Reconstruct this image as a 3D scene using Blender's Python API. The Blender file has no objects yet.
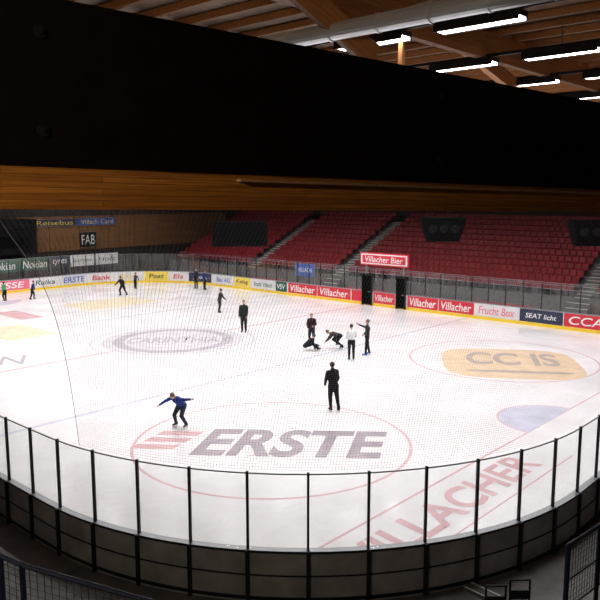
import bpy, math, random
from mathutils import Vector, Matrix
random.seed(4)
scn=bpy.context.scene
scn.view_settings.view_transform='Standard'
RZ=Matrix.Rotation(math.radians(48),4,'Z')   # rink frame (w,s,z) -> world
I4=Matrix.Identity(4)

# ------------------------------------------------------------ materials
def mat(name,col,rough=.6,metal=0,noise=0.0,nscale=5,emit=None,estr=0,spec=.5,bump=0):
    m=bpy.data.materials.new(name); m.use_nodes=True
    nt=m.node_tree; b=nt.nodes['Principled BSDF']
    c=(col[0],col[1],col[2],1)
    b.inputs['Base Color'].default_value=c
    b.inputs['Roughness'].default_value=rough
    b.inputs['Metallic'].default_value=metal
    b.inputs['Specular IOR Level'].default_value=spec
    if emit:
        b.inputs['Emission Color'].default_value=(*emit,1); b.inputs['Emission Strength'].default_value=estr
    if noise>0 or bump>0:
        tc=nt.nodes.new('ShaderNodeTexCoord'); n=nt.nodes.new('ShaderNodeTexNoise')
        n.inputs['Scale'].default_value=nscale; n.inputs['Detail'].default_value=6
        nt.links.new(tc.outputs['Object'],n.inputs['Vector'])
        if noise>0:
            r=nt.nodes.new('ShaderNodeValToRGB')
            r.color_ramp.elements[0].position=.3; r.color_ramp.elements[1].position=.7
            r.color_ramp.elements[0].color=(*[x*(1-noise) for x in col],1)
            r.color_ramp.elements[1].color=(*[min(1,x*(1+noise)) for x in col],1)
            nt.links.new(n.outputs['Fac'],r.inputs['Fac']); nt.links.new(r.outputs['Color'],b.inputs['Base Color'])
        if bump>0:
            bp=nt.nodes.new('ShaderNodeBump'); bp.inputs['Strength'].default_value=bump
            nt.links.new(n.outputs['Fac'],bp.inputs['Height']); nt.links.new(bp.outputs['Normal'],b.inputs['Normal'])
    return m

def wood_mat(name,c1,c2,rough=.55,row=.06):
    m=bpy.data.materials.new(name); m.use_nodes=True
    nt=m.node_tree; b=nt.nodes['Principled BSDF']; b.inputs['Roughness'].default_value=rough
    b.inputs['Specular IOR Level'].default_value=.25
    tc=nt.nodes.new('ShaderNodeTexCoord')
    sp=nt.nodes.new('ShaderNodeSeparateXYZ'); nt.links.new(tc.outputs['Object'],sp.inputs[0])
    cb=nt.nodes.new('ShaderNodeCombineXYZ')
    nt.links.new(sp.outputs['X'],cb.inputs['X']); nt.links.new(sp.outputs['Z'],cb.inputs['Y'])
    br=nt.nodes.new('ShaderNodeTexBrick')
    br.inputs['Scale'].default_value=1; br.inputs['Brick Width'].default_value=2.7; br.inputs['Row Height'].default_value=row
    br.inputs['Mortar Size'].default_value=.0025; br.offset=.37
    br.inputs['Color1'].default_value=(*c1,1); br.inputs['Color2'].default_value=(*c2,1)
    br.inputs['Mortar'].default_value=(*[x*.4 for x in c2],1)
    nt.links.new(cb.outputs[0],br.inputs['Vector'])
    mp=nt.nodes.new('ShaderNodeMapping'); mp.inputs['Scale'].default_value=(1.2,14,45)
    nt.links.new(tc.outputs['Object'],mp.inputs['Vector'])
    n=nt.nodes.new('ShaderNodeTexNoise'); n.inputs['Scale'].default_value=1.5; n.inputs['Detail'].default_value=5
    nt.links.new(mp.outputs[0],n.inputs['Vector'])
    mx=nt.nodes.new('ShaderNodeMix'); mx.data_type='RGBA'; mx.blend_type='MULTIPLY'; mx.inputs[0].default_value=.8
    r=nt.nodes.new('ShaderNodeValToRGB'); r.color_ramp.elements[0].position=.35; r.color_ramp.elements[0].color=(.55,.48,.42,1); r.color_ramp.elements[1].position=.65
    nt.links.new(n.outputs['Fac'],r.inputs['Fac'])
    nt.links.new(br.outputs['Color'],mx.inputs[6]); nt.links.new(r.outputs['Color'],mx.inputs[7])
    nt.links.new(mx.outputs[2],b.inputs['Base Color'])
    return m

def ice_mat():
    m=bpy.data.materials.new('ice'); m.use_nodes=True
    nt=m.node_tree; b=nt.nodes['Principled BSDF']; N=nt.nodes.new; L=nt.links.new
    tc=N('ShaderNodeTexCoord')
    n=N('ShaderNodeTexNoise'); n.inputs['Scale'].default_value=.25; n.inputs['Detail'].default_value=9; n.inputs['Roughness'].default_value=.7
    L(tc.outputs['Object'],n.inputs['Vector'])
    r=N('ShaderNodeValToRGB')
    r.color_ramp.elements[0].position=.3; r.color_ramp.elements[0].color=(.71,.70,.72,1)
    r.color_ramp.elements[1].position=.65; r.color_ramp.elements[1].color=(.85,.835,.86,1)
    L(n.outputs['Fac'],r.inputs['Fac'])
    cur=r.outputs['Color']
    for rot,sc in ((.5,(.5,2.2,1)),(1.9,(.4,2.6,1)),(2.8,(.6,1.9,1))):
        mp=N('ShaderNodeMapping'); mp.inputs['Rotation'].default_value=(0,0,rot); mp.inputs['Scale'].default_value=sc
        L(tc.outputs['Object'],mp.inputs['Vector'])
        q=N('ShaderNodeTexNoise'); q.inputs['Scale'].default_value=.55; q.inputs['Detail'].default_value=1.5; q.inputs['Distortion'].default_value=.5
        L(mp.outputs[0],q.inputs['Vector'])
        m1=N('ShaderNodeMath'); m1.operation='MULTIPLY'; m1.inputs[1].default_value=22; L(q.outputs['Fac'],m1.inputs[0])
        m2=N('ShaderNodeMath'); m2.operation='FRACT'; L(m1.outputs[0],m2.inputs[0])
        m3=N('ShaderNodeMath'); m3.operation='LESS_THAN'; m3.inputs[1].default_value=.08; L(m2.outputs[0],m3.inputs[0])
        m4=N('ShaderNodeMath'); m4.operation='MULTIPLY'; m4.inputs[1].default_value=.10; L(m3.outputs[0],m4.inputs[0])
        x=N('ShaderNodeMix'); x.data_type='RGBA'; L(m4.outputs[0],x.inputs[0]); L(cur,x.inputs[6]); x.inputs[7].default_value=(.35,.35,.40,1)
        cur=x.outputs[2]
    L(cur,b.inputs['Base Color'])
    n2=N('ShaderNodeTexNoise'); n2.inputs['Scale'].default_value=.5; n2.inputs['Detail'].default_value=4; n2.inputs['Distortion'].default_value=1
    L(tc.outputs['Object'],n2.inputs['Vector'])
    mr=N('ShaderNodeMapRange'); mr.inputs['From Min'].default_value=.3; mr.inputs['From Max'].default_value=.7
    mr.inputs['To Min'].default_value=.12; mr.inputs['To Max'].default_value=.26
    L(n2.outputs['Fac'],mr.inputs['Value']); L(mr.outputs[0],b.inputs['Roughness'])
    b.inputs['Specular IOR Level'].default_value=.4
    return m

def glass_mat(name,tint=(.965,.98,.975),g=.05):
    m=bpy.data.materials.new(name); m.use_nodes=True
    nt=m.node_tree; nt.nodes.clear()
    o=nt.nodes.new('ShaderNodeOutputMaterial'); mx=nt.nodes.new('ShaderNodeMixShader'); mx.inputs[0].default_value=g
    t=nt.nodes.new('ShaderNodeBsdfTransparent'); t.inputs[0].default_value=(*tint,1)
    gl=nt.nodes.new('ShaderNodeBsdfGlossy'); gl.inputs['Roughness'].default_value=.06
    nt.links.new(t.outputs[0],mx.inputs[1]); nt.links.new(gl.outputs[0],mx.inputs[2]); nt.links.new(mx.outputs[0],o.inputs[0])
    return m

def net_mat():
    m=bpy.data.materials.new('safety_net'); m.use_nodes=True
    nt=m.node_tree; nt.nodes.clear(); N=nt.nodes.new; L=nt.links.new
    o=N('ShaderNodeOutputMaterial'); mx=N('ShaderNodeMixShader'); t=N('ShaderNodeBsdfTransparent'); d=N('ShaderNodeBsdfDiffuse'); d.inputs[0].default_value=(.38,.38,.40,1)
    uv=N('ShaderNodeUVMap'); uv.uv_map='UVMap'; sp=N('ShaderNodeSeparateXYZ'); L(uv.outputs[0],sp.inputs[0])
    outs=[]
    for a in ('X','Y'):
        s=N('ShaderNodeMath'); s.operation='DIVIDE'; s.inputs[1].default_value=.06; L(sp.outputs[a],s.inputs[0])
        f=N('ShaderNodeMath'); f.operation='FRACT'; L(s.outputs[0],f.inputs[0])
        l=N('ShaderNodeMath'); l.operation='LESS_THAN'; l.inputs[1].default_value=.05; L(f.outputs[0],l.inputs[0]); outs.append(l)
    mm=N('ShaderNodeMath'); mm.operation='MAXIMUM'; L(outs[0].outputs[0],mm.inputs[0]); L(outs[1].outputs[0],mm.inputs[1])
    L(mm.outputs[0],mx.inputs[0]); L(t.outputs[0],mx.inputs[1]); L(d.outputs[0],mx.inputs[2]); L(mx.outputs[0],o.inputs[0])
    return m

M_ice=ice_mat()
M_conc=mat('rubber_floor',(.12,.11,.11),.6,noise=.35,nscale=2)
M_step=mat('stand_concrete',(.13,.12,.12),.8,noise=.2,nscale=3)
M_steplight=mat('stair_edge',(.70,.72,.66),.7)
M_wall=mat('dark_wall',(.035,.028,.026),.8,noise=.3,nscale=1)
M_ceil=mat('roof_deck',(.14,.09,.055),.8,noise=.3,nscale=2)
M_dark=mat('shade_dark_girder',(.006,.0032,.003),.75,noise=.4,nscale=3,spec=.1)  # shade of the unlit girder face put into a near-black base colour
M_wood=wood_mat('glulam_wood',(.68,.27,.05),(.48,.18,.032))
M_woodd=wood_mat('roof_timber',(.56,.26,.10),(.43,.19,.065),row=.2)
M_clad=wood_mat('wood_cladding',(.30,.16,.07),(.24,.12,.05),row=.22)
M_ledge=mat('ledge_wood',(.50,.28,.14),.5,noise=.2,nscale=8)
M_white=mat('board_white',(.72,.71,.72),.35,noise=.04,nscale=3)
M_yellow=mat('kick_yellow',(.85,.60,.03),.4)
M_boardout=mat('board_outer',(.30,.28,.27),.5,noise=.25,nscale=2)
M_black=mat('black_metal',(.010,.010,.012),.5,spec=.3)
M_matte=mat('matte_black',(.0035,.0035,.004),.9,spec=.03)
M_matte2=mat('matte_charcoal',(.008,.008,.009),.9,spec=.05)
M_navy=mat('navy_metal',(.012,.018,.05),.45)
M_grey=mat('grey_metal',(.30,.31,.33),.4,metal=.6)
M_duct=mat('duct_metal',(.75,.77,.8),.35,metal=.5,bump=.1,nscale=20)
M_glass=glass_mat('plexiglass')
M_red=mat('ad_red',(.62,.022,.04),.4)
M_pink=mat('ad_pink',(.80,.16,.25),.4)
M_green=mat('ad_green',(.02,.10,.06),.5)
M_blue=mat('ad_blue',(.03,.10,.42),.4)
M_adnavy=mat('ad_navy',(.02,.03,.07),.4)
M_adyel=mat('ad_yellow',(.85,.65,.10),.4)
M_seat=mat('seat_red',(.20,.013,.019),.5,noise=.2,nscale=1.5,spec=.3)
M_txtw=mat('text_white',(.85,.85,.85),.4)
M_txtd=mat('text_dark',(.03,.03,.05),.4)
def icepaint(n,c,r=.2): return mat(n,c,r,noise=.10,nscale=1.5,spec=.4)
P_red=icepaint('icepaint_red',(.68,.46,.49))
P_redl=icepaint('icepaint_light_red',(.72,.56,.58))
P_blue=icepaint('icepaint_blue',(.60,.61,.70))
P_crease=icepaint('icepaint_crease',(.58,.59,.71))
P_grey=icepaint('icepaint_grey',(.36,.32,.36))
P_mid=icepaint('icepaint_midgrey',(.48,.46,.50))
P_lgrey=icepaint('icepaint_lightgrey',(.64,.62,.66))
P_tan=icepaint('icepaint_tan',(.74,.58,.41))
P_tan2=icepaint('icepaint_tan_dark',(.46,.40,.37))
P_yel=icepaint('icepaint_paleyellow',(.80,.71,.52))
P_redd=icepaint('icepaint_logo_red',(.66,.42,.45))
P_redf=icepaint('icepaint_faded_red',(.66,.42,.44))

# ------------------------------------------------------------ mesh builder
class MB:
    def __init__(s): s.v=[];s.f=[];s.m=[];s.mats=[]
    def mi(s,m):
        if m not in s.mats: s.mats.append(m)
        return s.mats.index(m)
    def add(s,vs,fs,m,M=I4):
        o=len(s.v); s.v+= [tuple(M@Vector(p)) for p in vs]; k=s.mi(m)
        for f in fs: s.f.append(tuple(i+o for i in f)); s.m.append(k)
    def box(s,a,b,m,M=I4):
        x0,y0,z0=a;x1,y1,z1=b
        s.add([(x0,y0,z0),(x1,y0,z0),(x1,y1,z0),(x0,y1,z0),(x0,y0,z1),(x1,y0,z1),(x1,y1,z1),(x0,y1,z1)],
          [(0,3,2,1),(4,5,6,7),(0,1,5,4),(1,2,6,5),(2,3,7,6),(3,0,4,7)],m,M)
    def tube(s,p0,p1,r0,r1,m,seg=8,side=None,flat=1,caps=True,M=I4):
        p0=Vector(p0);p1=Vector(p1);a=p1-p0
        L=a.length
        a=a/L if L>1e-6 else Vector((0,0,1))
        if side is None: side=Vector((1,0,0)) if abs(a.x)<.8 else Vector((0,1,0))
        u=(side-a*side.dot(a)).normalized(); w=a.cross(u)
        rings=[]
        if caps:
            for k in (75,50,25): rings.append((p0-a*r0*flat*math.sin(math.radians(k)),r0*math.cos(math.radians(k))))
        rings+= [(p0,r0),(p1,r1)]
        if caps:
            for k in (25,50,75): rings.append((p1+a*r1*flat*math.sin(math.radians(k)),r1*math.cos(math.radians(k))))
        vs=[];fs=[]
        for c,r in rings:
            for i in range(seg):
                t=2*math.pi*i/seg
                vs.append(c+u*(r*math.cos(t))+w*(r*flat*math.sin(t)))
        for j in range(len(rings)-1):
            for i in range(seg):
                i2=(i+1)%seg
                fs.append((j*seg+i,j*seg+i2,(j+1)*seg+i2,(j+1)*seg+i))
        fs.append(tuple(reversed(range(seg)))); n=(len(rings)-1)*seg; fs.append(tuple(range(n,n+seg)))
        s.add(vs,fs,m,M)
    def ell(s,c,R,m,ax=None,seg=12,rings=8):
        c=Vector(c); A=ax or Matrix.Identity(3); vs=[];fs=[]
        for j in range(rings+1):
            ph=math.pi*j/rings
            for i in range(seg):
                t=2*math.pi*i/seg
                vs.append(c+A@Vector((R[0]*math.sin(ph)*math.cos(t),R[1]*math.sin(ph)*math.sin(t),R[2]*math.cos(ph))))
        for j in range(rings):
            for i in range(seg):
                i2=(i+1)%seg; fs.append((j*seg+i,(j+1)*seg+i,(j+1)*seg+i2,j*seg+i2))
        s.add(vs,fs,m)
    def obj(s,name,M=I4,parent=None,smooth=False):
        me=bpy.data.meshes.new(name); me.from_pydata(s.v,[],s.f); me.update()
        for m in s.mats: me.materials.append(m)
        me.polygons.foreach_set('material_index',s.m)
        if smooth: me.polygons.foreach_set('use_smooth',[True]*len(me.polygons))
        o=bpy.data.objects.new(name,me); scn.collection.objects.link(o)
        o.matrix_world=M
        if parent: o.parent=parent; o.matrix_parent_inverse=parent.matrix_world.inverted()
        return o

def text_obj(body,w,h,M,m,name='lettering',parent=None,shear=0,offset=0):
    cu=bpy.data.curves.new('t','FONT'); cu.body=body; cu.extrude=0; cu.shear=shear; cu.offset=offset
    o=bpy.data.objects.new('t',cu); scn.collection.objects.link(o)
    bpy.context.view_layer.update()
    me=bpy.data.meshes.new_from_object(o.evaluated_get(bpy.context.evaluated_depsgraph_get()))
    bpy.data.objects.remove(o)
    xs=[v.co.x for v in me.vertices]; ys=[v.co.y for v in me.vertices]
    x0,x1,y0,y1=min(xs),max(xs),min(ys),max(ys)
    for v in me.vertices:
        v.co=Vector(((v.co.x-(x0+x1)/2)/(x1-x0)*w,(v.co.y-(y0+y1)/2)/(y1-y0)*h,0))
    me.transform(M); me.materials.clear(); me.materials.append(m)
    me.name=name
    ob=bpy.data.objects.new(name,me); scn.collection.objects.link(ob)
    if parent:
        ob.parent=parent; ob.matrix_parent_inverse=parent.matrix_world.inverted()
    return ob

def frame(o,x,y):
    x=Vector(x).normalized();y=Vector(y).normalized();z=x.cross(y)
    return Matrix(((x.x,y.x,z.x,o[0]),(x.y,y.y,z.y,o[1]),(x.z,y.z,z.z,o[2]),(0,0,0,1)))

# ------------------------------------------------------------ rink path
W0,W1,S0,S1,R=7.8,42.1,6.0,57.0,8.6
def build_path():
    pts=[]
    def arc(cw,cs,a0):
        for i in range(0,31):
            a=math.radians(a0+90*i/30); pts.append((cw+R*math.cos(a),cs+R*math.sin(a),math.cos(a),math.sin(a)))
    pts.append((W1,S0+R,1,0)); 
    n=26
    for i in range(1,n): pts.append((W1,S0+R+(S1-S0-2*R)*i/n,1,0))
    arc(W1-R,S1-R,0)
    for i in range(1,16): pts.append((W1-R-(W1-W0-2*R)*i/16,S1,0,1))
    arc(W0+R,S1-R,90)
    for i in range(1,n): pts.append((W0,S1-R-(S1-S0-2*R)*i/n,-1,0))
    arc(W0+R,S0+R,180)
    for i in range(1,16): pts.append((W0+R+(W1-W0-2*R)*i/16,S0,0,-1))
    arc(W1-R,S0+R,270)
    pts.pop()
    return pts
PATH=build_path()
CUM=[0]
for i in range(len(PATH)):
    a=PATH[i];b=PATH[(i+1)%len(PATH)]; CUM.append(CUM[-1]+math.hypot(b[0]-a[0],b[1]-a[1]))
TOT=CUM[-1]
def at(L):
    L%=TOT
    for i in range(len(PATH)):
        if CUM[i+1]>=L:
            t=(L-CUM[i])/(CUM[i+1]-CUM[i]+1e-9); a=PATH[i];b=PATH[(i+1)%len(PATH)]
            q=[a[k]*(1-t)+b[k]*t for k in range(4)]
            l=math.hypot(q[2],q[3]); return (q[0],q[1],q[2]/l,q[3]/l)
def strip(mb,pts,closed,o0,o1,z0,z1,min_,mout,mtop):
    n=len(pts); vs=[]
    for (w,s,a,b) in pts:
        vs+=[(w+a*o0,s+b*o0,z0),(w+a*o0,s+b*o0,z1),(w+a*o1,s+b*o1,z1),(w+a*o1,s+b*o1,z0)]
    o=len(mb.v); mb.v+= [tuple(v) for v in vs]
    rng=range(n if closed else n-1)
    for i in rng:
        j=(i+1)%n
        A=[o+4*i+k for k in range(4)];B=[o+4*j+k for k in range(4)]
        for (k,l,m) in ((0,1,min_),(1,2,mtop),(2,3,mout),(3,0,mout)):
            mb.f.append((A[k],B[k],B[l],A[l])); mb.m.append(mb.mi(m))
    if not closed:
        for e,r in ((o,1),(o+4*(n-1),0)):
            f=(e,e+1,e+2,e+3); mb.f.append(f if r else f[::-1]); mb.m.append(mb.mi(mtop))

# ice sheet
mb=MB(); vs=[(p[0],p[1],.02) for p in PATH]; mb.add(vs,[tuple(range(len(vs)))],M_ice)
ice=mb.obj('ice_surface',RZ)
def ring(mb,c,r0,r1,z,m,seg=64,a0=0,a1=360,M=I4):
    vs=[];fs=[]
    for i in range(seg+1):
        t=math.radians(a0+(a1-a0)*i/seg)
        vs+=[(c[0]+r0*math.cos(t),c[1]+r0*math.sin(t),z),(c[0]+r1*math.cos(t),c[1]+r1*math.sin(t),z)]
    for i in range(seg): fs.append((2*i,2*i+1,2*i+3,2*i+2))
    mb.add(vs,fs,m,M)
def rect(mb,w0,w1,s0,s1,z,m): mb.add([(w0,s0,z),(w1,s0,z),(w1,s1,z),(w0,s1,z)],[(0,1,2,3)],m)
RI=RZ.inverted()
def wl(x,y,z=0): return RI@Vector((x,y,z))
mb=MB(); z=.0225
SM=31.5
rect(mb,W0+.1,W1-.1,SM-.15,SM+.15,z,P_redl)
for s in (SM-8.5,SM+8.5): rect(mb,W0+.1,W1-.1,s-.12,s+.12,z,P_blue)
for s in (S0+4,S1-4): rect(mb,W0+1.3,W1-1.3,s-.03,s+.03,z,P_red)
for s in (15.8,48): 
    for w in (16.2,32.4):
        ring(mb,(w,s),4.43,4.53,z,P_red)
        for dw in (-1,1):
            for ds in (-1,1):
                x0=w+dw*1.1; x1=x0+.5*dw
                rect(mb,min(x0,x1),max(x0,x1),s+ds*.4,s+ds*.4+.05,z+.001,P_red)
ring(mb,(24.5,SM),4.4,4.52,z+.001,P_blue)
ring(mb,(24.5,SM),.001,3.9,z+.001,P_lgrey)
ring(mb,(24.5,SM),2.7,3.3,z+.0022,P_mid)
for s,a in ((S0+4,0),(S1-4,180)):
    ring(mb,(24.5,s),.001,1.8,z+.001,P_crease,a0=a,a1=a+180); ring(mb,(24.5,s),1.8,1.86,z+.001,P_red,a0=a,a1=a+180)
def superell(cx,cy,a,b,ang,z,m,p=3.2,seg=64):
    vs=[]; ca,sa=math.cos(math.radians(ang)),math.sin(math.radians(ang))
    for i in range(seg):
        t=2*math.pi*i/seg; c,s=math.cos(t),math.sin(t)
        x=a*math.copysign(abs(c)**(2/p),c); y=b*math.copysign(abs(s)**(2/p),s)
        q=wl(cx+x*ca-y*sa,cy+x*sa+y*ca); vs.append((q.x,q.y,z))
    mb.add(vs,[tuple(range(seg))],m)
superell(10.1,33.8,3.2,3.1,-8,z+.0012,P_tan,p=4)
superell(10.0,32.0,2.4,.22,-8,z+.0022,P_tan2)
rect(mb,12,15.5,40,45,z+.001,P_yel); rect(mb,27,33,44,48,z+.001,P_yel)
rect(mb,18.2,21.2,38.0,42.5,z+.001,P_yel); rect(mb,22,23.6,44,48,z+.001,P_redf)
for s in (8.0,10.0): rect(mb,10.5,21.5,s,s+.05,z+.0005,P_redf)
for k,(dx,dy,w_,h_) in enumerate(((.25,.75,1.5,.42),(-.05,.1,1.5,.42),(-.35,-.55,1.5,.42))):
    qs=[wl(-4.35+dx-w_/2,22.75+dy-h_/2),wl(-4.35+dx+w_/2-.1,22.65+dy-h_/2),wl(-4.35+dx+w_/2+.1,22.65+dy+h_/2),wl(-4.35+dx-w_/2+.2,22.75+dy+h_/2)]
    mb.add([(q.x,q.y,z+.002) for q in qs],[(0,1,2,3)],P_redf)
mk=mb.obj('ice_markings',RZ,ice)
def icetext(t,w,h,cw,cs,ang,m,shear=0,z=.0275,off=0):
    a=math.radians(ang)
    c=RZ@Vector((cw,cs,0)); M=Matrix.Translation((c.x,c.y,z))@Matrix.Rotation(a,4,'Z')
    text_obj(t,w,h,M,m,'ice_lettering',mk,shear,off)
q=wl(-.25,22.5); icetext('ERSTE',6.3,2.6,q.x,q.y,-3,P_grey,.25,off=.03)
icetext('VILLACHER',8.6,1.15,15.9,8.95,48,P_redd,.15,off=.02)
q=wl(10.4,34.6); icetext('CC IS',4.4,2.7,q.x,q.y,-8,P_tan2,.1,off=.03)
icetext('CARINTHIA',5.0,1.6,24.5,SM,5,P_mid,.1,off=.02)
icetext('MAN',3.8,2.0,15,34,20,P_mid,.1)
icetext('EISHALLE',5.0,1.5,13.5,42.5,20,P_lgrey,.1)

# boards
mb=MB()
strip(mb,PATH,True,0,.12,0,1.05,M_white,M_boardout,M_white)
strip(mb,PATH,True,-.015,.15,1.05,1.10,M_grey,M_black,M_grey)
strip(mb,PATH,True,-.02,0,.02,.22,M_yellow,M_yellow,M_yellow)
strip(mb,PATH,True,.12,.15,.06,.12,M_black,M_black,M_black)
strip(mb,PATH,True,.12,.14,.56,.585,M_black,M_black,M_black)
nb=int(TOT/1.18)
for i in range(nb):
    w,s,a,b=at(TOT*i/nb)
    M=frame((w,s,0),(a,b,0),(-b,a,0))
    mb.box((.12,-.035,0),(.19,.035,1.1),M_black,M)
boards=mb.obj('dasher_boards',RZ)
mb=MB()
strip(mb,PATH,True,.06,.072,1.11,2.635,M_glass,M_glass,M_glass)
mb2=MB()
strip(mb2,PATH,True,.052,.08,2.64,2.665,M_grey,M_grey,M_grey)
for i in range(nb):
    w,s,a,b=at(TOT*i/nb)
    M=frame((w,s,0),(a,b,0),(-b,a,0))
    mb2.box((.045,-.024,1.102),(.105,.024,2.69),M_black,M)
gp=mb2.obj('rink_glass_barrier',RZ)
mb.obj('glass_panels',RZ,gp)

def ad(L0,L1,base,text=None,tm=None,hh=.5,wf=.8):
    n=max(2,int((L1-L0)/.5)); pts=[at(L0+.03+(L1-L0-.06)*i/n) for i in range(n+1)]
    mb=MB(); strip(mb,pts,False,-.012,-.001,.24,1.03,base,base,base)
    o=mb.obj('advertising_board',RZ,boards)
    if text:
        w,s,a,b=at((L0+L1)/2); d=.02
        if abs(at(L0)[2]-at(L1)[2])>.02: d+=((L1-L0)*wf/2)**2/(2*R)+.01
        p=Vector((w-a*d,s-b*d,.64))
        M=RZ@frame(p,(b,-a,0),(0,0,1))
        text_obj(text,(L1-L0)*wf,hh,M,tm or M_txtw,'lettering',o,.15,.01)
    return o
s2=lambda s:s-14.6
for (a,b_) in ((36.1,39.2),(32.8,36.1),(25.3,27.8),(22.6,25.3)):
    ad(s2(a),s2(b_),M_red,'Villacher',M_txtw,.55,.84)
ad(s2(28.8),s2(30.75),M_red,'Villacher',M_txtw,.45,.82)
ad(s2(31.75),s2(32.75),M_red)
ad(s2(19.5),s2(22.6),M_white,'Frucht Box',M_pink,.5,.8)
ad(s2(16.7),s2(19.5),M_adnavy,'SEAT licht',M_txtw,.3,.7)
ad(s2(14.0),s2(16.7),M_red,'CCA',M_txtw,.5,.75)
ad(s2(39.3),s2(40.6),M_green,'VSV',M_txtw,.4,.7)
ad(s2(40.7),s2(43.4),M_white,'Stadt Villach',M_green,.35,.8)
ad(s2(43.5),s2(45.6),M_adyel,'Kelag',M_txtd,.4,.7)
ad(s2(45.7),s2(48.2),M_white,'Bau AG',M_blue,.4,.7)
ad(33.9,36.6,M_adnavy,'Sport',M_txtw,.4,.6)
ad(36.8,38.5,M_white,'Eis',M_red,.4,.6)
ad(38.6,40.9,M_adyel,'Post',M_txtd,.4,.6)
ad(41,43.5,M_white,'Krone',M_adyel,.45,.7)
ad(43.6,45.9,M_white,'Bank',M_red,.45,.7)
ad(46,48.6,M_white,'ERSTE',M_blue,.5,.8)
ad(48.7,51.3,M_white,'Raika',M_green,.4,.7)
ad(51.4,54.6,M_pink,'ESSE',M_txtw,.5,.7)
ad(54.7,58,M_red,'Villacher',M_txtw,.5,.8)

# gates in the far boards
for (a,b_) in ((30.85,31.65),(27.95,28.65)):
    mb=MB()
    mb.box((41.99,a,.1),(42.06,b_,2.2),M_matte)
    mb.box((41.96,a-.05,0.03),(42.075,a,2.3),M_black); mb.box((41.96,b_,0.03),(42.075,b_+.05,2.3),M_black)
    mb.box((41.96,a-.05,2.25),(42.075,b_+.05,2.33),M_black)
    mb.box((41.955,a+.1,1.0),(41.985,a+.25,1.06),M_grey)
    mb.obj('rink_gate',RZ)
mb=MB()
for s in (28.3,31.6): mb.box((42.35,s-.05,0),(42.45,s+.05,3.0),M_grey)
mb.box((42.3,27.9,2.95),(42.5,32.1,3.85),M_red)
mb.box((42.27,28.0,3.03),(42.3,32.0,3.77),M_txtw)
mb.box((42.25,28.12,3.12),(42.27,31.88,3.68),M_red)
sg=mb.obj('beer_sign',RZ)
text_obj('Villacher Bier',3.3,.42,RZ@frame((42.24,30,3.4),(0,-1,0),(0,0,1)),M_txtw,'lettering',sg,.1,.01)
mb=MB(); mb.box((43.0,37.2,1.5),(43.05,39.2,2.55),M_blue); mb.box((43,37.15,0),(43.05,37.2,2.6),M_grey); mb.box((43,39.2,0),(43.05,39.25,2.6),M_grey)
bb=mb.obj('blue_banner',RZ)
text_obj('VILLACH',1.5,.35,RZ@frame((42.99,38.2,2.05),(0,-1,0),(0,0,1)),M_txtw,'lettering',bb)

# ------------------------------------------------------------ room shell
HC=12.6
mb=MB(); mb.box((-7,-9,-.2),(58,63,0),M_conc); mb.obj('floor',RZ)
mb=MB(); mb.box((-7,-9,HC),(58,63,HC+.2),M_ceil); mb.obj('ceiling',RZ)
mb=MB(); mb.box((57,-9,0),(57.2,62,HC),M_wall); mb.obj('wall_stand',RZ)
mb=MB(); mb.box((-7,-9.2,0),(57.2,-9,HC),M_wall); mb.obj('wall_near_end',RZ)
mb=MB(); mb.box((-7.2,-9,0),(-7,62,HC),M_wall); mb.obj('wall_near_side',RZ)
mb=MB(); mb.box((-7,62,0),(57.2,62.2,HC),M_wall); mb.obj('wall_far_end',RZ)
mb=MB(); mb.box((0,-.06,-1.6),(25,.0,1.6),M_clad)
for i in range(9): mb.box((3.1*i,-.12,-1.6),(3.1*i+.12,-.06,1.6),M_clad)
for zz in (-1.6,-.1,1.5): mb.box((0,-.1,zz),(25,-.06,zz+.12),M_clad)
mb.obj('trim_wood_cladding',RZ@Matrix.Translation((31,61.98,4.4)))
def banner(w0,w1,z0,z1,s,base,text=None,tm=M_txtw,k=.6):
    mb=MB(); mb.box((w0,s,z0),(w1,s+.05,z1),base); mb.box((w0-.04,s-.01,z1),(w1+.04,s+.06,z1+.05),M_grey)
    mb.box((w0-.04,s-.01,0),(w0,s+.06,z1),M_grey)
    o=mb.obj('sponsor_banner',RZ)
    if text: text_obj(text,(w1-w0)*.8,(z1-z0)*k,RZ@frame(((w0+w1)/2,s-.012,(z0+z1)/2),(1,0,0),(0,0,1)),tm,'lettering',o,.15)
banner(26.5,29.3,1.55,2.6,58.6,M_green,'Nokian'); banner(29.4,32.2,1.55,2.6,58.6,M_green,'Nokian')
banner(32.3,34.0,1.6,2.6,58.6,M_adnavy,'tyres'); banner(34.2,36.6,1.6,2.6,58.6,M_white,'Sparkasse',M_green,.4); banner(36.8,39.2,1.6,2.6,58.6,M_white,'Holz',M_txtd,.4)
banner(23.5,26.4,1.55,2.6,58.6,M_green,'Nokian')
def wallsign(w0,w1,z0,z1,base,text,tm=M_txtw):
    mb=MB(); mb.box((w0,61.76,z0),(w1,61.84,z1),base); mb.box((w0,61.74,z0),(w1,61.76,z0+.04),M_grey); mb.box((w0,61.74,z1-.04),(w1,61.76,z1),M_grey)
    o=mb.obj('wall_sign',RZ)
    text_obj(text,(w1-w0)*.85,(z1-z0)*.6,RZ@frame(((w0+w1)/2,61.73,(z0+z1)/2),(1,0,0),(0,0,1)),tm,'lettering',o)
wallsign(37.2,38.9,3.0,4.5,M_black,'FAB')
wallsign(32.5,36.8,5.1,5.8,M_adnavy,'Reisebus',M_adyel); wallsign(37,41.2,5.1,5.8,M_blue,'Villach Card',M_adyel)
mb=MB(); mb.box((24.5,59.5,2.9),(31.6,61.6,4.9),M_matte2); mb.box((24.4,59.4,4.9),(31.7,61.6,5.05),M_matte2)
for w in (24.6,28,31.4): mb.box((w,59.5,0),(w+.12,59.62,2.9),M_black)
mb.box((25,59.47,3.5),(27.6,59.5,4.5),M_matte); mb.box((28.2,59.47,3.5),(31,59.5,4.5),M_matte)
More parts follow.
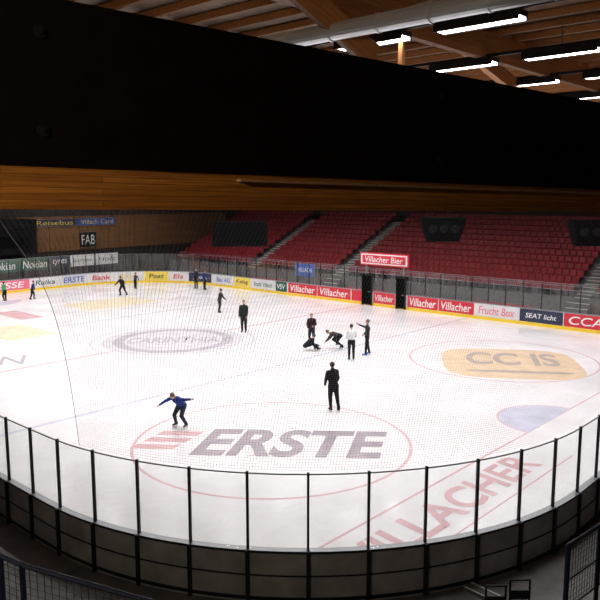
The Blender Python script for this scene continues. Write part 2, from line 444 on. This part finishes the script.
mb.box((24.5,59.4,5.1),(31.6,61.6,5.9),M_matte2)
mb.obj('press_cabin',RZ)

# ------------------------------------------------------------ grandstand
NR=12; w_a=45.6; run=.8; z_a=1.5; rise=.37
aisles=(7,17,37,47)
mb=MB()
for r in range(NR):
    mb.box((w_a+run*r,-6,0 if r==0 else z_a+rise*(r-1)-.1),(w_a+run*(r+1) if r<NR-1 else 56.9,59,z_a+rise*r),M_step)
terr=mb.obj('grandstand',RZ)
mb=MB()
for a in aisles:
    for r in range(NR):
        w=w_a+run*r; zt=z_a+rise*r
        mb.box((w+.01,a-.45,zt),(w+.2,a+.45,zt+.02),M_steplight)
        if r>0: mb.box((w-.35,a-.45,zt-rise),(w-.01,a+.45,zt-rise/2),M_step); mb.box((w-.36,a-.45,zt-rise/2),(w-.2,a+.45,zt-rise/2+.02),M_steplight)
mb.obj('stand_stairs',RZ,terr)
mb=MB()
def seat(mb,w,s,z):
    mb.box((w+.28,s-.03,z),(w+.36,s+.03,z+.36),M_black)
    prof=[(w+.06,z+.40),(w+.10,z+.43),(w+.40,z+.40),(w+.48,z+.48),(w+.54,z+.80),(w+.57,z+.82),(w+.57,z+.78),(w+.51,z+.46),(w+.43,z+.36),(w+.08,z+.37)]
    vs=[(p[0],s-.22,p[1]) for p in prof]+[(p[0],s+.22,p[1]) for p in prof]; n=len(prof)
    fs=[(i,(i+1)%n,(i+1)%n+n,i+n) for i in range(n)]
    fs+=[(0,9,8,1),(1,8,7,2),(2,7,6,3),(3,6,5,4)]
    fs+=[tuple(reversed([i+n for i in f])) for f in ((0,9,8,1),(1,8,7,2),(2,7,6,3),(3,6,5,4))]
    mb.add(vs,fs,M_seat)
for r in range(NR):
    s=-1.0
    while s<58.5:
        if all(abs(s-a)>.7 for a in aisles): seat(mb,w_a+run*r+.12,s,z_a+rise*r)
        s+=.5
mb.obj('grandstand_seats',RZ,terr)
mb=MB()
for s in [i*2.0-5 for i in range(32)]:
    mb.tube((45.5,s,1.5),(45.5,s,2.35),.025,.025,M_grey,6); mb.box((45.48,s-.03,1.38),(45.6,s+.03,1.5),M_grey)
for zz in (1.95,2.35): mb.tube((45.5,-5,zz),(45.5,57,zz),.02,.02,M_grey,6)
mb.obj('stand_railing',RZ,terr)
for s0 in (19.5,30.5,41): 
    mb=MB()
    mb.box((43.2,s0,.40),(43.65,s0+4,.46),M_grey); mb.box((43.65,s0,.5),(43.7,s0+4,.95),M_red)
    for t in (.2,2,3.8): mb.box((43.25,s0+t-.03,0),(43.3,s0+t+.03,.40),M_black); mb.box((43.6,s0+t-.03,0),(43.65,s0+t+.03,.95),M_black)
    mb.obj('team_bench',RZ)
for a in (17,37):
    mb=MB()
    for i in range(4): mb.box((44.2+.3*i,a-.7,0),(44.5+.3*i,a+.7,.31*(i+1)-.02),M_step); mb.box((44.2+.3*i,a-.7,.31*(i+1)-.02),(44.35+.3*i,a+.7,.31*(i+1)),M_steplight)
    mb.obj('access_steps',RZ,terr)

# ------------------------------------------------------------ hanging displays
def disp(x,y,z0,z1,w,d,rot,name):
    mb=MB(); h=z1-z0
    mb.box((-w/2,0,0),(w/2,d,h),M_matte)
    mb.box((-w/2,-.05,0),(w/2,0,.08),M_matte2); mb.box((-w/2,-.05,h-.08),(w/2,0,h),M_matte2)
    mb.box((-w/2,-.05,0),(-w/2+.08,0,h),M_matte2); mb.box((w/2-.08,-.05,0),(w/2,0,h),M_matte2)
    for i in (-.35,.35): mb.tube((i*w,d/2,h),(i*w,d/2,HC-z0-.02),.02,.02,M_black,6,caps=False)
    mb.obj(name,Matrix.Translation((x,y,z0))@Matrix.Rotation(math.radians(rot),4,'Z'))
disp(-4.6,55,4.1,6.0,4.2,.5,0,'video_scoreboard')
vs=[(-1.4,0,1.5),(1.4,0,1.5),(1.4,1.2,1.5),(-1.4,1.2,1.5),(-1.0,.25,0),(1.0,.25,0),(1.0,.95,0),(-1.0,.95,0)]
for loc in ((9.0,45,5.1),(16.9,41,5.1)):
    mb=MB(); mb.add(vs,[(0,1,2,3),(4,7,6,5),(0,4,5,1),(1,5,6,2),(2,6,7,3),(3,7,4,0)],M_matte)
    for i in (-.7,0,.7): mb.ell((i,.1,.8),(.28,.05,.28),M_matte2)
    for i in (-1,1): mb.tube((i,.6,1.5),(i,.6,HC-5.12),.02,.02,M_black,6,caps=False)
    mb.obj('loudspeaker_cluster',Matrix.Translation(loc))

# ------------------------------------------------------------ girder
gd=Vector((.772,.636,-.0165)).normalized(); up=(Vector((0,0,1))-gd*gd.z).normalized(); gy=up.cross(gd)
G=Matrix(((gd.x,gy.x,up.x,0),(gd.y,gy.y,up.y,9),(gd.z,gy.z,up.z,0),(0,0,0,1)))
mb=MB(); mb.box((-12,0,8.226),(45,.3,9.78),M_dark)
for x in (-3.3,2.5,9,16):
    for zz in (8.55,9.45):
        mb.tube((x,0,zz),(x,-.015,zz),.06,.06,M_black,16,caps=False); mb.tube((x,-.015,zz),(x,-.035,zz),.025,.022,M_black,6,caps=False)
gir=mb.obj('roof_girder',G)
mb=MB(); mb.box((-12,.03,-.21),(45,.27,.206),M_wood)
mb.obj('timber_beam',G@Matrix.Translation((0,0,8.02)),gir)
mb=MB(); mb.box((-1.06,-.06,8.135),(45,.03,8.165),M_ledge); mb.obj('trim_beam_ledge',G,gir)
for s in (3,8.6,14.2,19.8,25.4,31,36.6,42.2,47.8,53.4):
    mb=MB(); mb.box((-6.5,-.12,-.4),(56.8,.12,.28),M_woodd)
    mb.obj('roof_beam',RZ@Matrix.Translation((0,s+1.4,12.1)))
mb=MB()
w=-5
while w<56:
    mb.box((w,-8,12.40),(w+.12,61.5,12.58),M_woodd); w+=1.1
mb.obj('roof_purlins',RZ)
def brace(a,b,sz=.2):
    a=Vector(a);b=Vector(b);x=(b-a).normalized();y=Vector((0,0,1)).cross(x).normalized();zz=x.cross(y)
    M=Matrix(((x.x,y.x,zz.x,a.x),(x.y,y.y,zz.y,a.y),(x.z,y.z,zz.z,a.z),(0,0,0,1)))
    mb=MB(); mb.box((0,-sz/2,-sz),((b-a).length,sz/2,sz),M_woodd); mb.obj('roof_brace',M)
brace((-1.0,12.6,12.2),(1.3,13.2,10.4),.2)
brace((2.4,17.5,12.3),(2.35,17.4,10.6),.1)
brace((4.4,21,12.3),(9.6,27.5,10.7),.22)
brace((9.0,20,12.3),(12.6,24,11.0),.2)
a=Vector((-.18,13.7,10.8)); dd=Vector((-.7431,.6691,0))
mb=MB(); mb.tube(a-dd*9,a+dd*40,.15,.15,M_duct,16,caps=False)
for i in range(-9,40,1): mb.tube(a+dd*i,a+dd*(i+.04),.165,.165,M_duct,16,caps=False)
mb.obj('ventilation_duct')

# ------------------------------------------------------------ lamps
M_lamp=mat('lamp_diffuser',(.9,.9,.9),.5,emit=(1,.96,.94),estr=12)
LZ=11.5
ld=bpy.data.lights.new('strip_light','AREA'); ld.shape='RECTANGLE'; ld.size=.3; ld.size_y=1.7; ld.energy=124; ld.color=(1,.972,.975); ld.spread=math.radians(142)
for w in (14.3,18.6,22.8,27.3,31.8,36.2,40.3,10.2):
    mb=MB(); s_a=4.8 if w>11 else 20
    mb.box((w-.05,s_a,LZ+.22),(w+.05,58,LZ+.3),M_black)
    svals=[s_a+3+2.8*i for i in range(18) if s_a+3+2.8*i<57]
    for s in svals:
        mb.box((w-.22,s-.98,LZ+.08),(w+.22,s+.98,LZ+.2),M_black)
        mb.box((w-.22,s-.98,LZ),(w-.18,s+.98,LZ+.08),M_black); mb.box((w+.18,s-.98,LZ),(w+.22,s+.98,LZ+.08),M_black)
        mb.box((w-.18,s-.95,LZ+.02),(w+.18,s+.95,LZ+.08),M_lamp)
    for s in svals[::3]: mb.tube((w,s,LZ+.3),(w,s,12.38),.015,.015,M_grey,6,caps=False)
    fx=mb.obj('fluorescent_light_row',RZ)
    for i,s in enumerate(svals):
        if i%2==0:
            lo=bpy.data.objects.new('tube_light',ld); scn.collection.objects.link(lo)
            lo.matrix_world=RZ@Matrix.Translation((w,s,LZ-.005)); lo.parent=fx; lo.matrix_parent_inverse=fx.matrix_world.inverted()
src=Vector((-4.6,1.6,9.9)); tgt=Vector((-3.2,6.4,8.0)); zd=(src-tgt).normalized(); xd=Vector((0,0,1)).cross(zd).normalized(); yd=zd.cross(xd)  # added out-of-view lamp with housing, there only to brighten the timber beam
FM=Matrix(((xd.x,yd.x,zd.x,src.x),(xd.y,yd.y,zd.y,src.y),(xd.z,yd.z,zd.z,src.z),(0,0,0,1)))
mb=MB(); mb.box((-.4,-.15,0.01),(.4,.15,.15),M_black)
fl=mb.obj('added_beam_fill',FM)
mb=MB(); mb.tube((src.x,src.y,src.z+.15),(src.x,src.y,HC-.02),.02,.02,M_black,8,caps=False); mb.obj('beam_fill_hanger',I4,fl)
l2=bpy.data.lights.new('beam_fill_light','AREA'); l2.shape='RECTANGLE'; l2.size=.7; l2.size_y=.25; l2.energy=190; l2.color=(1,.84,.62)
lo=bpy.data.objects.new('beam_fill_light',l2); scn.collection.objects.link(lo); lo.matrix_world=FM; lo.parent=fl; lo.matrix_parent_inverse=fl.matrix_world.inverted()

# ------------------------------------------------------------ near stand, railings
mb=MB()
for i in range(14):
    mb.box((-9,10.2-.8*i-.8,0),(9,10.2-.8*i,.42*(i+1)),M_step)
nt_=mb.obj('near_terrace')
def rail(name,pts,h,mesh=True,m=M_navy,zb=0):
    mb=MB()
    for i in range(len(pts)-1):
        a=Vector(pts[i]);b=Vector(pts[i+1]); U=Vector((0,0,1))
        mb.tube(a,b,.025,.025,m,8); mb.tube(a-U*h*.5,b-U*h*.5,.015,.015,m,6); mb.tube(a-U*h*.92,b-U*h*.92,.015,.015,m,6)
        L=(b-a).length; n=max(2,int(L/.07))
        if mesh:
            for k in range(1,n):
                p=a.lerp(b,k/n); mb.tube(p,p-U*h*.92,.004,.004,m,4,caps=False)
            for k in range(1,int(h/.07)): mb.tube(a-U*.07*k,b-U*.07*k,.004,.004,m,4,caps=False)
    for p in pts:
        p=Vector(p); mb.tube(p,Vector((p.x,p.y,zb)),.03,.03,m,8)
    return mb.obj(name,I4,nt_)
rail('stand_handrail',[(-3.9,6.5,4.72),(-2.84,6.4,4.62),(-2.62,6.35,4.55),(-1.48,6.2,4.3),(-.2,6.05,4.0)],.9,zb=2.0)
rail('stand_handrail',[(3.17,8.0,3.9),(3.8,8.6,3.87),(4.9,9.6,3.87)],.9,zb=.5)
for (x,y) in ((3.55,12.15),(4.05,12.35)):
    mb=MB()
    for sx in (-.18,.18):
        mb.tube((sx,0,0.02),(sx,0,1.0),.02,.02,M_black,8); mb.tube((sx,.38,0.02),(sx,.02,.5),.018,.018,M_black,8)
    mb.tube((-.18,0,1.0),(.18,0,1.0),.02,.02,M_black,8); mb.box((-.18,0,.44),(.18,.4,.48),M_black); mb.box((-.16,-.01,.62),(.16,.015,.8),M_black)
    mb.obj('folding_chair',Matrix.Translation((x,y,0)))
mb=MB()
mb.box((0,0,0),(1.4,.28,.06),M_step); mb.box((0,.24,.06),(1.4,.28,.065),M_steplight); mb.box((0,0,.06),(1.4,.03,.065),M_steplight)
mb.obj('floor_ramp_edge',Matrix.Translation((3.35,13.75,0))@Matrix.Rotation(math.radians(-48),4,'Z'))
mb=MB(); mb.box((0,0,0),(4,.12,.08),M_step); mb.obj('floor_kerb',Matrix.Translation((-9.2,17.2,0))@Matrix.Rotation(math.radians(-48),4,'Z'))
def netpt(q,t):
    A=Vector(G@Vector((-3.76+q*17,.1,7.80)))
    ang=math.atan2(-7.15,-4.8)+q*(math.radians(-18)-math.atan2(-7.15,-4.8))
    B=Vector((.1+8.66*math.cos(ang),22+8.66*math.sin(ang),2.70))
    p=A.lerp(B,t); p.z+=1.36*4*t*(1-t)*(.35+.65*t)*1.25*(1-.8*q) ; return p
NQ,NT=40,24; vs=[];fs=[];uv=[]
for i in range(NQ+1):
    for j in range(NT+1):
        vs.append(netpt(i/NQ,j/NT)); uv.append((i/NQ*16,j/NT*9.5))
for i in range(NQ):
    for j in range(NT):
        a=i*(NT+1)+j; fs.append((a,a+1,a+NT+2,a+NT+1))
mb=MB(); mb.add(vs,fs,net_mat()); nn=mb.obj('safety_net')
ul=nn.data.uv_layers.new(name='UVMap')
for l in nn.data.loops: ul.data[l.index].uv=uv[l.vertex_index]
cu=bpy.data.curves.new('net_rope','CURVE'); cu.dimensions='3D'; cu.bevel_depth=.005
sp=cu.splines.new('POLY'); sp.points.add(NT)
for j in range(NT+1): sp.points[j].co=(*netpt(0,j/NT),1)
o=bpy.data.objects.new('edge_rope',cu); cu.materials.append(M_black); scn.collection.objects.link(o); o.parent=nn

# ------------------------------------------------------------ people
M_skin=mat('skin',(.55,.33,.24),.5); M_eye=mat('eye_dark',(.02,.015,.01),.3); M_lip=mat('lips',(.42,.15,.13),.5)
M_blade=mat('skate_blade',(.7,.72,.75),.25,metal=.9)
def V(*a): return Vector(a)
def person(x,y,heading,pose,H=1.75,top=(.02,.02,.024),bot=(.015,.015,.02),hair=(.03,.018,.01),shoe=(.02,.02,.02),bulk=1.15,long_hair=False,ground=.028,hat=None,hood=False,skirt=False):
    k=H/1.75
    mt=mat('jacket_cloth',top,.85,noise=.25,nscale=12,spec=.2); mbt=mat('trouser_cloth',bot,.85,noise=.25,nscale=12,spec=.2)
    mh=mat('hair',hair if not hat else hat,.7,noise=.2,nscale=30); ms=mat('skate_boot',shoe,.45)
    P=dict(lean=0,side=0,twist=0,ul=V(-.18,0,-1),fl=V(-.08,.15,-1),ur=V(.18,0,-1),fr=V(.08,.15,-1),
           tl=V(-.04,.05,-1),sl=V(-.0,-.05,-1),tr=V(.04,.05,-1),sr=V(.0,-.05,-1),head=V(0,0,1),face=V(0,1,0),fdl=V(-.1,1,0),fdr=V(.1,1,0))
    P.update(pose)
    le=math.radians(P['lean']);sd=math.radians(P['side'])
    U=V(math.sin(sd),math.sin(le)*math.cos(sd),math.cos(le)*math.cos(sd)).normalized()
    tw=math.radians(P['twist']); Rt=V(math.cos(tw),math.sin(tw),0); Rt=(Rt-U*Rt.dot(U)).normalized()
    F=U.cross(Rt)
    N=lambda v:Vector(v).normalized()
    pel=V(0,0,0); neck=pel+U*.52
    sh={-1:neck-U*.055-Rt*.175,1:neck-U*.055+Rt*.175}
    hip={-1:pel-U*.04-V(.095,0,0),1:pel-U*.04+V(.095,0,0)}
    el={-1:sh[-1]+N(P['ul'])*.285,1:sh[1]+N(P['ur'])*.285}
    wr={-1:el[-1]+N(P['fl'])*.25,1:el[1]+N(P['fr'])*.25}
    kn={-1:hip[-1]+N(P['tl'])*.43,1:hip[1]+N(P['tr'])*.43}
    an={-1:kn[-1]+N(P['sl'])*.40,1:kn[1]+N(P['sr'])*.40}
    fd={-1:N(P['fdl']),1:N(P['fdr'])}
    hd=N(P['head']); hc=neck+hd*.19+F*.01
    mb=MB(); bones=[]
    def T(p,q,r,s,g,side=None,flat=1):
        mb.tube(p,q,r,s,mt,12,side,flat); bones.append((Vector(p),Vector(q),g,(r+s)/2))
    b=bulk
    T(pel-U*.05,pel+U*.03,.150*b,.145*b,'bot',Rt,.72)
    T(pel+U*.0,pel+U*.22,.150*b,.140*b,'top',Rt,.72)
    T(pel+U*.22,neck-U*.14,.142*b,.165*b,'top',Rt,.68)
    T(sh[-1]+Rt*.03,sh[1]-Rt*.03,.068*b,.068*b,'top')
    T(neck-U*.08,neck-U*.02,.10*b,.065,'top',Rt,.75)
    T(neck-U*.02,neck+hd*.10,.052,.05,'skin')
    for s in (-1,1):
        T(sh[s],el[s],.060*b,.047*b,'top'); T(el[s],wr[s],.046*b,.034*b,'top')
        T(hip[s],kn[s],.092*b,.062*b,'bot'); T(kn[s],an[s],.062*b,.045*b,'bot')
        T(an[s]+V(0,0,.06),an[s]-V(0,0,.015),.056,.05,'shoe')
        T(an[s]-fd[s]*.045-V(0,0,.03),an[s]+fd[s]*.15-V(0,0,.045),.048,.04,'shoe')
        dh=N(wr[s]-el[s]); T(wr[s],wr[s]+dh*.075,.028,.036,'hand',None,.6)
    if hood: T(neck-F*.07+U*.0,neck-F*.08+U*.05,.085,.07,'top')
    fc=N(P['face']); fc=(fc-hd*fc.dot(hd)).normalized(); hs=fc.cross(hd)
    A=Matrix((hs,fc,hd)).transposed()
    mb.ell(hc+hd*.015,(.078,.098,.10),mt,A,16,12); mb.ell(hc-hd*.05+fc*.02,(.056,.068,.07),mt,A,14,10)
    mb.ell(hc+fc*.10-hd*.015,(.012,.02,.024),mt,A)
    bones.append((hc-hd*.04,hc+hd*.02,'head',.09))
    o=mb.obj('tmp')
    md=o.modifiers.new('r','REMESH'); md.mode='VOXEL'; md.voxel_size=.017
    sm=o.modifiers.new('s','SMOOTH'); sm.iterations=3; sm.factor=.5
    bpy.context.view_layer.update()
    me=bpy.data.meshes.new_from_object(o.evaluated_get(bpy.context.evaluated_depsgraph_get()))
    bpy.data.objects.remove(o)
    me.materials.clear()
    fin=MB(); fin.mats=[mt,mbt,M_skin,ms,mh]
    fin.v=[tuple(v.co) for v in me.vertices]
    for p in me.polygons:
        c=p.center; best=9;g='top'
        for (p0,p1,gg,r) in bones:
            d=p1-p0; t=max(0,min(1,(c-p0).dot(d)/max(1e-9,d.length_squared))); dist=(c-(p0+d*t)).length-r
            if dist<best: best=dist;g=gg
        if g=='skin' and (c-neck).dot(U)<.03: g='top'
        if g=='head':
            q=c-hc; y_=q.dot(fc);z_=q.dot(hd)
            mi=4 if (z_>.055 or y_<-.0 and z_>-.06 or (hat and z_>.03)) else 2
            if y_>.03 and z_<.075 and not hat: mi=2
        else: mi={'top':0,'bot':1,'skin':2,'hand':2,'shoe':3}[g]
        fin.f.append(tuple(p.vertices)); fin.m.append(mi)
    bpy.data.meshes.remove(me)
    fin.ell(hc+hd*.03-fc*.018,(.087,.098,.098),mh,A,16,10)
    if long_hair: fin.tube(hc-fc*.06+hd*.02,hc-fc*.085-hd*.20,.075,.045,mh,10,hs,.6)
    if hat: fin.tube(hc+hd*.05-fc*.01,hc+hd*.07-fc*.01,.098,.09,mh,14)
    for s in (-1,1):
        fin.ell(hc+hs*(s*.033)+fc*.088+hd*.012,(.012,.009,.007),M_eye,A,8,6)
        fin.ell(hc+hs*(s*.084)-hd*.005,(.010,.02,.03),M_skin,A,8,6)
    fin.ell(hc+fc*.086-hd*.062,(.022,.008,.006),M_lip,A,8,6)
    for s in (-1,1):
        dh=N(wr[s]-el[s]); sd_=F if abs(F.dot(dh))<.8 else U
        sp_=(sd_-dh*sd_.dot(dh)).normalized(); inn=dh.cross(sp_)*(-s)
        base=wr[s]+dh*.085
        for i,(off,l) in enumerate(((-.026,.055),(-.009,.068),(.009,.073),(.026,.066))):
            p0=base+sp_*off; p1=p0+dh*l*.55+inn*l*.1; p2=p1+dh*l*.4+inn*l*.35
            fin.tube(p0,p1,.0088,.008,M_skin,6); fin.tube(p1,p2,.008,.0066,M_skin,6)
        t0=wr[s]+dh*.03+sp_*.028; t1=t0+dh*.03+sp_*.03+inn*.01; t2=t1+dh*.032+sp_*.006+inn*.012
        fin.tube(t0,t1,.0115,.010,M_skin,6); fin.tube(t1,t2,.010,.008,M_skin,6)
        c=an[s]-V(0,0,.095); f=fd[s]; r_=f.cross(V(0,0,1)).normalized(); u_=r_.cross(f)
        Mx=Matrix(((f.x,r_.x,u_.x,c.x),(f.y,r_.y,u_.y,c.y),(f.z,r_.z,u_.z,c.z),(0,0,0,1)))
        fin.box((-.09,-.006,-.035),(.19,.006,-.012),M_blade,Mx); fin.box((-.06,-.01,-.012),(-.03,.01,.03),M_blade,Mx); fin.box((.10,-.01,-.012),(.13,.01,.03),M_blade,Mx)
        fin.tube(wr[s]-dh*.03,wr[s]-dh*.005,.037*b,.037*b,mt,10,caps=False)
    zmin=min(v[2] for v in fin.v)
    fin.v=[(v[0]*k,v[1]*k,(v[2]-zmin)*k) for v in fin.v]
    return fin.obj('ice_skater',Matrix.Translation((x,y,ground))@Matrix.Rotation(math.radians(heading),4,'Z'),smooth=True)

blk=(.008,.008,.011)
person(1.23,25.9,20,dict(lean=5,side=-3,tl=V(.02,.18,-1),sl=V(.02,-.12,-1),tr=V(.10,-.04,-1),sr=V(.12,-.14,-1),ul=V(-.2,.15,-1),fl=V(.15,.7,-1),ur=V(.24,.1,-1),fr=V(-.1,.6,-1)),H=1.82,top=blk,bot=blk,bulk=1.25,hood=True)
person(-4.1,24.1,150,dict(lean=50,side=-6,tl=V(-.25,.75,-1),sl=V(-.15,-.55,-1),tr=V(.25,.6,-1),sr=V(.2,-.5,-1),ul=V(-1,.15,.15),fl=V(-1,.1,.25),ur=V(1,.25,-.55),fr=V(.8,.4,-.6),head=V(0,.8,.7),face=V(0,.8,-.3)),H=1.66,top=(.015,.04,.22),bot=(.03,.035,.06),hair=(.15,.08,.04),bulk=1.25)
person(2.5,34.3,10,dict(lean=4,ul=V(-.25,.2,-1),fl=V(.3,.8,-.4),ur=V(.25,.1,-1),fr=V(-.3,.8,-.3)),H=1.72,top=(.70,.70,.72),bot=blk,hair=(.02,.015,.012))
person(3.36,35.4,95,dict(lean=-2,side=-4,ul=V(-.3,1,.25),fl=V(-.15,1,.45),ur=V(.5,-.2,-1),fr=V(.1,.5,-.6),tl=V(-.1,.15,-1),sl=V(0,.05,-1),tr=V(.1,-.15,-1),sr=V(0,-.2,-1),head=V(-.1,.05,1)),H=1.78,top=(.03,.03,.035),bot=blk,shoe=(.05,.15,.5),hair=(.12,.07,.04))
person(.62,38.1,175,dict(lean=3,ul=V(-.3,.1,-1),fl=V(.4,.7,-.2),ur=V(.25,.1,-1),fr=V(-.2,.5,-.6)),H=1.62,top=(.025,.012,.015),bot=(.02,.018,.03),long_hair=True,bulk=1.3)
person(.3,36.5,-75,dict(lean=48,tl=V(-.35,1,.05),sl=V(-.1,.9,-.3),tr=V(.3,1,.3),sr=V(.1,.75,-.65),ul=V(-.3,.5,-1),fl=V(-.1,.8,-.5),ur=V(.5,.2,-1),fr=V(.2,.3,-1),head=V(0,.6,1),fdl=V(0,.8,.5),fdr=V(0,.8,.3)),H=1.55,top=blk,bot=blk,hat=(.03,.03,.03),bulk=1.3)
person(2.05,36.9,75,dict(lean=78,tl=V(-.12,.95,-.5),sl=V(0,-.9,-.6),tr=V(.12,.5,-1),sr=V(.05,-.8,-.7),ul=V(-.2,.5,-1),fl=V(0,.7,-.8),ur=V(.2,.3,-1),fr=V(0,.7,-.7),head=V(0,1,.5),face=V(0,.6,-.7)),H=1.6,top=(.05,.035,.03),bot=blk,hair=(.05,.03,.02),bulk=1.3)
person(-3.28,41.5,170,dict(lean=2,tl=V(-.01,.03,-1),tr=V(.03,.0,-1),ul=V(-.15,.1,-1),fl=V(.1,.3,-1),ur=V(.2,.0,-1)),H=1.84,top=(.015,.02,.015),bot=(.015,.015,.015),bulk=1.3,hood=True)
person(-5.5,48.7,-60,dict(lean=14,tl=V(-.2,.25,-1),sl=V(-.1,-.2,-1),tr=V(.25,-.1,-1),sr=V(.15,-.3,-1),ul=V(-.7,.1,-1),fl=V(-.4,.4,-.7),ur=V(.7,.1,-.8),fr=V(.5,.4,-.6)),H=1.6,top=(.03,.03,.03),bot=(.04,.035,.03),hat=(.05,.04,.02),bulk=1.35)
person(-14.2,57.1,60,dict(lean=22,tl=V(-.15,.5,-1),sl=V(-.1,-.3,-1),tr=V(.2,-.2,-1),sr=V(.15,-.6,-1),ul=V(-.8,.3,-1),fl=V(-.5,.5,-.6),ur=V(.8,-.1,-.8)),H=1.6,top=blk,bot=blk,bulk=1.35)
person(-14.1,61.2,-40,dict(lean=10,ul=V(-.7,.2,-.8),ur=V(.7,.2,-.8)),H=1.35,top=(.04,.04,.12),bot=blk,hat=(.1,.02,.02),bulk=1.35)
person(-20.6,54.9,-70,dict(lean=16,tl=V(-.2,.4,-1),tr=V(.25,-.1,-1),sr=V(.15,-.4,-1),ul=V(-.8,.2,-.8),ur=V(.8,.2,-.7)),H=1.45,top=(.02,.03,.15),bot=blk,hat=(.25,.03,.03),bulk=1.35)
person(-22.3,53.9,80,dict(lean=8,tl=V(-.1,.3,-1),sl=V(0,-.3,-1)),H=1.45,top=(.05,.3,.12),bot=blk,bulk=1.35)
person(-8.9,61.3,150,dict(),H=1.7,top=(.02,.02,.04),bot=blk)
person(-8.1,60.6,-110,dict(ul=V(-.3,.3,-1),fl=V(0,.8,-.4)),H=1.6,top=(.02,.04,.20),bot=blk,long_hair=True)

# ------------------------------------------------------------ world, camera
wd=bpy.data.worlds.new('world'); scn.world=wd; wd.use_nodes=True
wd.node_tree.nodes['Background'].inputs[0].default_value=(.02,.02,.022,1); wd.node_tree.nodes['Background'].inputs[1].default_value=.3
cd=bpy.data.cameras.new('camera'); cam=bpy.data.objects.new('camera',cd); scn.collection.objects.link(cam)
cd.sensor_width=36; cd.lens=43.2; cd.clip_end=300
cam.location=(0,0,8); cam.rotation_euler=(math.radians(90)-math.atan(105/720),0,0)
scn.camera=cam
